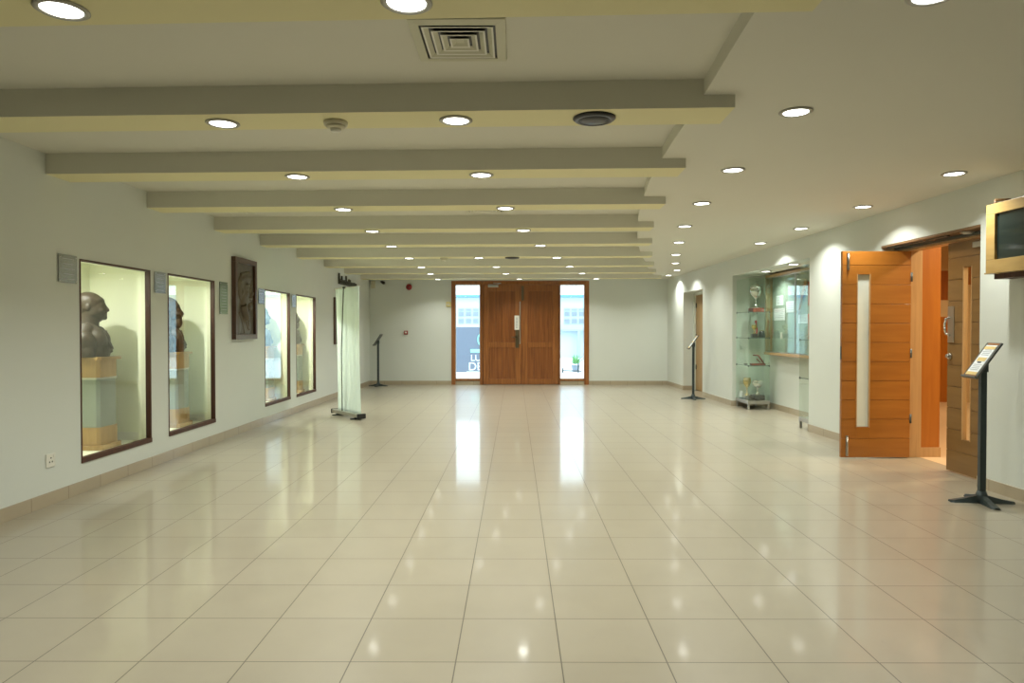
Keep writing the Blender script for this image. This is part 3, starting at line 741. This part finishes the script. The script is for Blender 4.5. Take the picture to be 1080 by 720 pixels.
MB().box(LW - .002, LW + .004, .010, .036, 1.20, 1.36, .002).build('edge_lock', M['dark'], t)
for z in (.42, 1.22, 2.15): MB().cyl((-.008, .045, z), (-.008, .045, z + .11), .012).build('hinge', M['dark2'], t)
# closed leaf
lx, ly, _ = RW(.235, 7.035)
t = thing('door_4', 'closed wooden door leaf with steel handle and narrow pane beside the sign stand', 'door', (lx + .0, ly, .012), RZ + PI / 2, None, 'structure')
M['orange_shade'] = wood('orange_veneer_shaded', (0.22, 0.118, 0.035), (0.19, 0.098, 0.028), 0.36, (1.2, 1.2, 14), 1.0)  # same orange veneer, darkened because this leaf gets no warm light
louvred_leaf(.75, LH, 1, (.36, .49, .375, 2.235)).build('leaf_boards', M['orange_shade'], t)
MB().box(.36, .49, .018, .026, .375, 2.235).build('glass_pane', M['glass'], t)
MB().box(.354, .364, -.003, .048, .37, 2.24).box(.486, .496, -.003, .048, .37, 2.24).build('pane_bead', M['jamb'], t)
MB().box(.635, .74, .045, .053, 1.42, 1.82, .004).build('handle_plate', M['steel'], t)
MB().tube([(.70, .05, 1.50), (.70, .10, 1.52), (.70, .115, 1.60), (.70, .10, 1.68), (.70, .05, 1.70)], .012).build('door_handle', M['silver'], t)
MB().cyl((.705, .045, 1.27), (.705, .062, 1.27), .035).cyl((.705, .06, 1.27), (.705, .085, 1.27), .02).build('lock_rose', M['steel'], t)
MB().box(.05, .30, .045, .085, 2.42, 2.48, .006).build('door_closer', M['steel'], t)
# two door closers / stops under the lintel
for s, lab in ((7.35, 'round steel door closer under the door lintel, nearer the camera'), (8.0, 'round dark housing under the door lintel, farther from the camera')):
    p = RW(.11, s, 2.60); t = thing('lintel_fitting', lab, 'fitting', p, 0, 'round fittings under the door lintel')
    MB().lathe([(.001, -.001), (.07, -.001), (.072, -.008), (.06, -.014), (.001, -.014)]).build('fitting_ring', M['steel'] if s < 7.5 else M['lintel'], t)
    MB().lathe([(.001, -.014), (.045, -.014), (.043, -.020), (.001, -.021)]).build('fitting_cap', M['white'] if s < 7.5 else M['dark'], t)

# side room
tsr = 'structure'
MB().box(5.0, 14, 5.5, 9.2, -.1, .002).box(5.35, 14, 9.2, 15.3, -.1, .002).build('floor_side_room', mat('side_room_floor', (0.62, 0.44, 0.26), .35), kind=tsr)
MB().box(5.02, 14, 5.5, 15.3, 3.4, 3.5).build('ceiling_side_room', mat('side_room_ceiling', (0.78, 0.66, 0.42), .7), kind=tsr)
MB().box(5.0, 5.25, 8.62, 8.9, .12, 3.4).build('wall_side_room_partition', M['orange_v'], kind=tsr)
MB().box(4.99, 5.26, 8.605, 8.9, 0, .12, .003).build('baseboard_side_room', M['jamb'], kind=tsr)
w = MB()
w.box(5.3, 9.62, 15.2, 15.35, 0, 1.86, m=M['orange_v']).box(5.3, 9.62, 15.2, 15.35, 1.86, 2.22, m=M['tan']).box(5.3, 9.62, 15.2, 15.35, 2.22, 2.86, m=M['brown_v']).box(5.3, 9.62, 15.2, 15.35, 2.86, 3.4, m=M['tan'])
w.box(9.62, 14, 15.1, 15.35, 0, 2.55, m=M['tan']).box(9.62, 14, 15.1, 15.35, 2.55, 3.4, m=M['brown_v'])
w.build('wall_side_room_far', None, kind=tsr)
MB().box(14, 14.1, 5.5, 15.3, 0, 3.4).build('wall_side_room_right', M['orange_v'], kind=tsr)
MB().box(5.0, 14, 5.4, 5.5, 0, 3.4).build('wall_side_room_near', M['tan'], kind=tsr)
mb = MB(); mb.box(5.3, 5.36, 8.9, 15.2, 0, 3.4).build('wall_side_room_left', M['orange_v'], kind=tsr)
for x, y in ((6.1, 8.0), (8.4, 9.5), (8.8, 13.0), (6.3, 6.6)):
    t = thing('side_room_ceiling_lamp', 'warm round ceiling lamp inside the side room', 'ceiling light', (x, y, 3.4), 0, 'lamps in the side room')
    MB().lathe([(.001, -.001), (.15, -.001), (.15, -.02), (.001, -.03)]).build('lamp_body', M['white'], t)
    lo = add_lamp(t, 55, 2.8, .2); lo.data.color = (1.0, .80, .50); lo.location.z = -.04

# ------------------------------------------------------------------ television in a wooden housing
tx, ty, _ = RW(0, 6.58)
t = thing('wall_television', 'dark television screen in a golden wooden housing high on the right wall', 'television', (tx, ty, 2.105), RZ)
LT, HT, D0 = 1.25, .632, -.235
f = MB(); w_ = .115
f.box(D0, D0 + .035, -LT, 0, 0, w_, .004).box(D0, D0 + .035, -LT, 0, HT - w_ + .02, HT, .004).box(D0, D0 + .035, -w_, 0, w_, HT - w_ + .02, .004).box(D0, D0 + .035, -LT, -LT + w_, w_, HT - w_ + .02, .004)
f.build('front_frame', M['tv_wood'], t)
MB().box(D0 + .035, -.10, -LT + .02, -.02, .01, HT - .01).build('housing', M['tv_wood'], t)
MB().box(D0 + .022, D0 + .034, -LT + w_ - .01, -w_ + .01, w_ - .01, HT - w_ + .03).build('screen', M['screen'], t)
MB().box(-.10, 0, -LT + .2, -.15, .12, HT - .12).build('wall_mount', M['jamb'], t)
MB().box(D0 - .006, -.03, -LT, .012, -.012, 0, .003).build('bottom_ledge', M['tv_wood'], t)
MB().box(D0 + .06, -.02, -LT, -.03, -.06, -.012, .003).build('lower_batten', M['frame_wood'], t)
MB().tube([(D0 + .06, -.04, HT - .01), (D0 + .06, -.04, HT + .045), (D0 + .20, -.04, HT + .05)], .012).build('top_bracket', M['lintel'], t)

# ------------------------------------------------------------------ display recess in the right wall
n = MB()
n.box(.66, .70, OPN[0] - .5, OPN[1] + .04, 0, 2.75).box(.22, .66, OPN[1], OPN[1] + .04, 0, 2.75).box(.22, .66, OPN[0] - .54, OPN[0] - .5, 0, 2.75)
n.build('wall_recess', M['wall'], loc=(XR0, 0, 0), rotz=RZ, kind='structure')
MB().box(.22, .70, OPN[0] - .5, OPN[1], 2.693, 2.76).build('ceiling_recess', M['ceil'], loc=(XR0, 0, 0), rotz=RZ, kind='structure')

# cabinet on the back wall of the recess
S0, S1 = 11.0, 14.02
t = thing('glazed_wall_cabinet', 'wood framed glass wall cabinet with sliding panes inside the trophy recess', 'cabinet', (XR0, 0, 0), RZ)
bx = .66; fx = .515
f = MB()
f.box(fx, bx - .002, S1 - .06, S1, 1.10, 2.66, .004).box(fx - .02, bx - .002, S0, S1, 1.08, 1.13, .004).box(fx, bx - .002, S0, S1 - .06, 2.61, 2.66, .004).box(fx, bx - .002, S0, S0 + .06, 1.13, 2.61, .004)
f.build('cabinet_frame', M['cab_wood'], t)
MB().box(bx - .02, bx - .003, S0 + .06, S1 - .06, 1.13, 2.61).build('cabinet_back', M['board'], t)
for a, b, x in ((12.55, S1 - .06, fx + .03), (S0 + .06, 12.62, fx + .015)):
    g = MB().box(x, x + .006, a, b, 1.145, 2.60).build('sliding_pane', M['gglass'], t)
f = MB().box(fx + .008, fx + .042, S0 + .06, S1 - .06, 1.13, 1.15).box(fx + .008, fx + .042, S0 + .06, S1 - .06, 2.59, 2.61)
f.box(fx + .008, fx + .02, 12.59, 12.625, 1.15, 2.59); f.build('steel_track', M['steel'], t)
cab = [('paper_notice', 'large cream paper notice pinned in the wall cabinet, lower left', 13.33, 13.86, 1.76, 1.99, 'paper'),
       ('paper_notice', 'smaller white paper notice pinned in the wall cabinet, centre', 12.92, 13.26, 1.90, 2.11, 'paper'),
       ('paper_notice', 'pale paper notice pinned beside the red pennants in the wall cabinet', 12.33, 12.72, 1.69, 1.85, 'paper'),
       ('paper_notice', 'greenish paper card pinned above the large cream notice', 13.40, 13.75, 2.05, 2.24, 'fabric'),
       ('paper_tag', 'small white tag hanging low in the wall cabinet', 13.44, 13.54, 1.40, 1.53, 'white')]
for nme, lab, a, b, z0, z1, m_ in cab:
    p = RW(bx - .026, (a + b) / 2, (z0 + z1) / 2); w, h = (b - a) / 2, (z1 - z0) / 2
    mb = MB(); mb.box(-.002, .002, -w, w, -h, h); o = mb.build(nme, M[m_], None, p, RZ); tag(o, lab, 'notice', 'notices in the wall cabinet')
    if nme == 'paper_notice':
        g = MB()
        for k in range(5): g.box(-.003, -.002, -w * .75, w * .7, h * (.65 - .3 * k), h * (.65 - .3 * k) + .01)
        g.build('printed_lines', M['print_g'], o)
for s, z0, z1, lab in ((12.17, 2.0, 2.42, 'red cloth pennant hanging at the right end of the wall cabinet, upper one'), (12.16, 1.42, 1.86, 'red cloth pennant hanging at the right end of the wall cabinet, lower one')):
    p = RW(bx - .05, s, z0); tb = MB(); hh = z1 - z0
    g = bmesh.new(); R = []
    for j in range(9):
        R.append([g.verts.new((.012 * math.sin(i * 1.7 + j * .3), -.11 + i * .0275, hh * j / 8)) for i in range(9)])
    for j in range(8):
        for i in range(8): g.faces.new((R[j][i], R[j][i + 1], R[j + 1][i + 1], R[j + 1][i])).smooth = True
    tb.bm.free(); tb.bm = g; o = tb.build('red_pennant', M['redcloth'], None, p, RZ); so = o.modifiers.new('s', 'SOLIDIFY'); so.thickness = .003
    tag(o, lab, 'pennant', 'pennants in the wall cabinet')
p = RW(bx - .068, 12.45, 1.88)
t = thing('wooden_mace', 'slanting wooden staff with a metal head leaning in the wall cabinet', 'staff', p, RZ)
MB().cyl((0, .14, .05), (0, -.12, .58), .018, .024).build('staff_shaft', M['jamb'], t)
MB().ell((0, .16, .02), (.028, .045, .05)).cyl((0, .16, .0), (0, .145, .08), .022).build('staff_head', M['silver'], t)

# free standing glass cases
def glass_case(label, s0, s1, x0, x1, top, shelves, base=.11):
    t = thing('glass_display_case', label, 'display case', (XR0, 0, 0), RZ, 'tall glass cases in the trophy recess')
    L = .012
    for sx in (x0, x1 - .035):
        for sy in (s0, s1 - .035): MB().box(sx, sx + .035, sy, sy + .035, .0, base, .003).build('leg', M['steel'], t)
    f = MB(); f.box(x0 - .005, x1 + .005, s0 - .005, s1 + .005, base, base + .07, .004); f.build('base_tray', M['steel'], t)
    f = MB(); f.box(x0, x1, s0, s1, top - .02, top, .002).build('top_plate', M['gglass'], t)
    for a in ((x0, x0 + .006, s0, s1), (x1 - .006, x1, s0, s1), (x0 + .006, x1 - .006, s0, s0 + .006), (x0 + .006, x1 - .006, s1 - .006, s1)):
        MB().box(a[0], a[1], a[2], a[3], base + .07, top - .02).build('glass_side', M['gglass'], t)
    for z in shelves:
        sh_ = MB().box(x0 + .008, x1 - .008, s0 + .008, s1 - .008, z, z + .008).build('glass_shelf', M['gglass'], t)
        MB().box(x0 + .006, x0 + .010, s0 + .008, s1 - .008, z - .001, z + .010).box(x0 + .010, x1 - .008, s0 + .006, s0 + .010, z - .001, z + .010).build('shelf_edge', M['gedge'], sh_)
        e = MB()
        for sx in (x0 - .004, x1 - .016):
            for sy in (s0 - .004, s1 - .016): e.box(sx, sx + .02, sy, sy + .02, z - .012, z + .02, .003)
        e.build('shelf_clip', M['dark2'], sh_)
    e = MB()
    for sx in (x0, x1 - .008):
        for sy in (s0, s1 - .008): e.box(sx, sx + .008, sy, sy + .008, base + .07, top - .02)
    e.build('edge_strip', M['gglass'], t)
    return t
cx0, cx1 = .075, .50
glass_case('tall glass display case of trophies at the far end of the recess', 13.72, 14.42, cx0, .50, 2.60, (.86, 1.41, 1.92))
glass_case('tall glass display case at the near end of the recess, beside the wall edge', 10.78, 11.22, 0.01, .46, 2.60, (.80, 1.41), )
def P(x, s, z): return RW(x, s, z)
def cup(label, x, s, z, h, r, m1, plinth, ph, pw, handles=True):
    t = thing('trophy_cup', label, 'trophy', P(x, s, z), RZ, 'trophy cups in the far glass case')
    MB().box(-pw, pw, -pw * 1.25, pw * 1.25, 0.001, ph, .006).build('plinth', plinth, t)
    g = h - ph
    MB().lathe([(.001, ph), (r * .55, ph), (r * .5, ph + .04 * g), (r * .16, ph + .10 * g), (r * .12, ph + .30 * g), (r * .22, ph + .34 * g), (r * .12, ph + .38 * g), (r * .55, ph + .47 * g), (r * .92, ph + .62 * g),
                (r, ph + .75 * g), (r * .86, ph + .86 * g), (r * .95, ph + .9 * g), (r * .90, ph + .9 * g), (r * .5, ph + .88 * g), (r * .001 + .001, ph + .87 * g)]).build('cup_bowl', m1, t)
    if handles:
        for s_ in (-1, 1):
            MB().tube([(0, s_ * r * .8, ph + .58 * g), (0, s_ * r * 1.35, ph + .66 * g), (0, s_ * r * 1.45, ph + .82 * g), (0, s_ * r * 1.2, ph + .92 * g), (0, s_ * r * .88, ph + .86 * g)], r * .07).build('cup_handle', m1, t)
    return t
z1, z2, z3, z0 = 1.93, 1.42, .87, .185
t = cup('large silver trophy cup with handles on the top shelf of the far glass case', .325, 14.0, z1, .56, .128, M['silver'], M['plinth_red'], .08, .11)
MB().lathe([(.001, .47), (.13, .47), (.10, .52), (.03, .56), (.012, .60), (.001, .62)]).build('cup_lid', M['silver'], t)
cup('small gold trophy cup on the second shelf of the far glass case', .24, 13.86, z2, .27, .055, M['gold'], M['plinth_dark'], .08, .05)
t = thing('black_award', 'squat black award on the second shelf of the far glass case', 'award', P(.40, 13.88, z2), RZ)
MB().lathe([(.001, .001), (.06, .001), (.065, .03), (.058, .10), (.04, .13), (.001, .135)]).build('award_body', M['black'], t)
MB().box(-.03, .03, -.03, .03, .13, .145, .004).build('award_cap', M['gold'], t)
t = thing('slim_red_award', 'slim red standing figure behind the black award on the second shelf', 'award', P(.38, 14.12, z2), RZ)
MB().box(-.04, .04, -.04, .04, .001, .03, .004).build('plinth', M['plinth_dark'], t)
MB().tube([(0, 0, .03), (.01, 0, .16), (-.01, 0, .30)], .014).build('figure_stem', M['redcloth'], t)
MB().ell((-.01, 0, .32), (.022, .022, .032)).build('figure_head', M['redcloth'], t)
t = thing('angular_wooden_award', 'angular dark red wooden award shaped like a bent arm on the third shelf', 'award', P(.31, 13.88, z3), RZ)
MB().box(-.13, .15, -.06, .06, .001, .04, .004).build('plinth', M['plinth_red'], t)
MB().cyl((.13, 0, .04), (.02, 0, .20), .016).cyl((.02, 0, .20), (-.08, 0, .20), .014).cyl((.06, 0, .06), (-.01, 0, .13), .012).build('bent_arms', M['plinth_red'], t)
t = thing('reflection_blade', 'tall clear blade standing in for a reflection on the third shelf of the far glass case', 'award', P(.14, 14.05, z3), RZ)  # reflection in the case glass, built as a clear upright blade
MB().box(-.03, .03, -.03, .03, .001, .03, .003).build('plinth', M['plinth_dark'], t)
MB().prism([(-.03, -.012), (.03, -.012), (.03, .012), (-.03, .012)], .03, .36).build('reflection_body', M['gglass'], t)
cup('gold trophy cup on the bottom tray of the far glass case', .195, 14.12, z0, .46, .08, M['gold'], M['steel'], .07, .07)
t = cup('silver trophy cup on a broad dark plinth on the bottom tray', .33, 13.90, z0, .42, .105, M['silver'], M['plinth_dark'], .10, .10, False)
t = thing('folded_blue_card', 'small pale blue folded card on the bottom tray beside the gold trophy', 'card', P(.15, 14.32, z0), RZ)
mb = MB(); mb.box(-.003, .003, -.08, .08, .0, .14, .001, mtx=Matrix.Translation((-.025, 0, 0)) @ Matrix.Rotation(.2, 4, 'Y')); mb.build('front_flap', M['paper'], t)
mb = MB(); mb.box(-.003, .003, -.08, .08, .0, .14, .001, mtx=Matrix.Translation((.03, 0, 0)) @ Matrix.Rotation(-.2, 4, 'Y')); mb.build('back_flap', M['paper'], t)
# things in the near case
t = thing('silver_dish', 'shallow silver dish on the upper shelf of the near glass case', 'dish', P(.13, 11.02, 1.419), RZ)
MB().lathe([(.001, .001), (.05, .001), (.045, .012), (.012, .02), (.012, .04), (.09, .055), (.10, .068), (.094, .066), (.001, .05)]).build('dish_body', M['silver'], t)
MB().lathe([(.001, .05), (.05, .055), (.04, .08), (.001, .095)]).build('dish_knob', M['dark2'], t)

# ------------------------------------------------------------------ far right doorway
fr = thing('door_5', 'narrow brown wooden door set deep in the far right doorway', 'door', (XR0, 0, 0), RZ, None, 'structure')
MB().box(.31, .36, 16.60, 18.25, .01, 2.47, .003).build('door_leaf', M['ped_wood'], fr)
MB().box(.27, .31, 18.25, 18.33, 0, 2.55, .003).box(.27, .31, 16.58, 16.62, 0, 2.55, .003).box(.27, .31, 16.62, 18.25, 2.47, 2.55, .003).build('door_frame', M['frost'], fr)
for z in (.55, 1.35, 2.15): MB().cyl((.30, 18.19, z), (.30, 18.19, z + .12), .014).build('hinge', M['dark'], fr)
MB().box(.22, .42, 18.33, 18.40, 0, 2.6).box(.22, .42, 16.50, 16.58, 0, 2.6).box(.22, .42, 16.5, 18.4, 2.55, 2.65).box(.37, .42, 16.5, 18.4, 0, 2.65).build('wall_doorway', M['wall'], loc=(XR0, 0, 0), rotz=RZ, kind='structure')

# ------------------------------------------------------------------ outside, seen through the side windows
MB().box(-30, 30, YF + .3, 60, -.12, -.02).build('ground', M['ext_ground'], kind='structure')
t = thing('opposite_building', 'pale low building with grille windows and blue roof edge across the street', 'building', (0, 40, 0))
MB().box(-14, 14, 0, 6, -.02, 3.44).build('building_wall', M['ext_wall'], t)
MB().box(-14.3, 14.3, -.35, 6.3, 3.44, 3.58, .01).build('roof_edge', M['ext_roof'], t)
for xo in (-3.45, 2.62):
    for k in range(3):
        for z0, z1 in ((1.95, 2.24), (2.36, 2.62), (2.68, 2.80)):
            g = MB(); x0 = xo + .22 + k * .42
            g.box(x0, x0 + .30, -.05, 0, z0, z1)
            for q in range(4): g.box(x0, x0 + .30, -.09, -.05, z0 + q * (z1 - z0) / 4, z0 + q * (z1 - z0) / 4 + .025)
            g.build('grille_window', M['ext_grille'], t)
MB().box(2.2, 4.6, -.5, 0, 1.52, 1.60).box(3.55, 3.72, -.5, -.3, 0, 1.52).build('canopy', M['ext_grille'], t)
t = thing('notice_hoarding', 'dark blue hoarding with white lettering outside the left side window', 'signboard', (0, 24.5, 0))
MB().box(-3.2, -.6, 0, .06, .08, 1.68, .01).build('board_face', M['ext_board'], t)
for x in (-3.1, -.75): MB().box(x, x + .08, .06, .14, -.02, 1.7).build('post', M['dark'], t)
def text(s, size, loc, m_, parent, name):
    c = bpy.data.curves.new(name, 'FONT'); c.body = s; c.size = size; c.extrude = .006
    o = bpy.data.objects.new(name, c); COL.objects.link(o)
    o.rotation_euler = (PI / 2, 0, 0); dg = bpy.context.evaluated_depsgraph_get()
    me = bpy.data.meshes.new_from_object(o.evaluated_get(dg)); bpy.data.objects.remove(o)
    me.materials.append(m_) if not me.materials else None
    o2 = bpy.data.objects.new(name, me); COL.objects.link(o2); o2.parent = parent; o2.location = loc; o2.rotation_euler = (PI / 2, 0, 0); o2.data.materials.clear(); o2.data.materials.append(m_)
    return o2
text('LU', .31, (-1.56, -.01, .49), M['ext_white'], t, 'board_lettering')
text('DE', .40, (-1.64, -.01, .16), M['ext_white'], t, 'board_lettering')
MB().box(-1.70, -.7, -.012, -.002, .09, .115).build('white_stripe', M['ext_white'], t)
MB().box(-1.56, -.9, -.012, -.002, .78, .90).build('teal_stripe', M['ext_teal'], t)
g = MB(); prev = None
for k in range(15):
    a = PI / 2 + k * PI / 14; p_ = (-1.10 + .2 * math.cos(a), -.01, 1.24 + .24 * math.sin(a))
    if prev: g.cyl(prev, p_, .02, seg=8)
    prev = p_
g.build('teal_ring', M['ext_teal'], t)
t = thing('outdoor_rail', 'low dark rail with posts outside the right side window', 'rail', (1.75, 26, 0))
MB().cyl((0, 0, .06), (.75, 0, .04), .022).build('rail_bar', M['dark'], t)
for x in (.03, .62): MB().cyl((x, 0, -.02), (x, 0, .16 if x < .1 else .34), .03).build('rail_post', M['dark'], t)
t = thing('potted_plant', 'leafy green potted plant outside the right side window', 'plant', (2.32, 26.6, -.02))
MB().lathe([(.001, 0), (.12, 0), (.17, .26), (.15, .26), (.001, .24)]).build('pot', M['pot'], t)
g = MB(); random.seed(5)
for k in range(34):
    a = random.uniform(0, 2 * PI); l_ = random.uniform(.18, .42); e = random.uniform(.3, 1.3)
    c = Vector((math.cos(a) * math.cos(e), math.sin(a) * math.cos(e), math.sin(e)))
    g.ell(Vector((0, 0, .28)) + c * l_ * .6, (l_ * .5, .03, .008), (0, -e, a), seg=8)
g.build('foliage', M['leaf'], t)

# ------------------------------------------------------------------ sky
w = bpy.data.worlds.new('sky'); SC.world = w; w.use_nodes = True
bg = w.node_tree.nodes['Background']; bg.inputs['Color'].default_value = (0.70, 0.86, 1.0, 1); bg.inputs['Strength'].default_value = 4.4

# ------------------------------------------------------------------ camera
cd = bpy.data.cameras.new('camera'); cam = bpy.data.objects.new('camera', cd); COL.objects.link(cam)
cd.sensor_width = 36; cd.lens = 735 / 1080 * 36; cd.clip_end = 200; cd.clip_start = .05
cam.location = (0, 0, 1.57)
cam.rotation_euler = (PI / 2 - math.atan(12 / 735), 0, math.atan(3 / 735))
SC.camera = cam
SC.view_settings.view_transform = 'Standard'; SC.view_settings.look = 'None'
SC.view_settings.gamma = 1; SC.view_settings.use_curve_mapping = False
SC.view_settings.exposure = 0.1
SC.cycles.max_bounces = 10; SC.cycles.diffuse_bounces = 5; SC.cycles.transparent_max_bounces = 24
SC.cycles.sample_clamp_indirect = 6.0
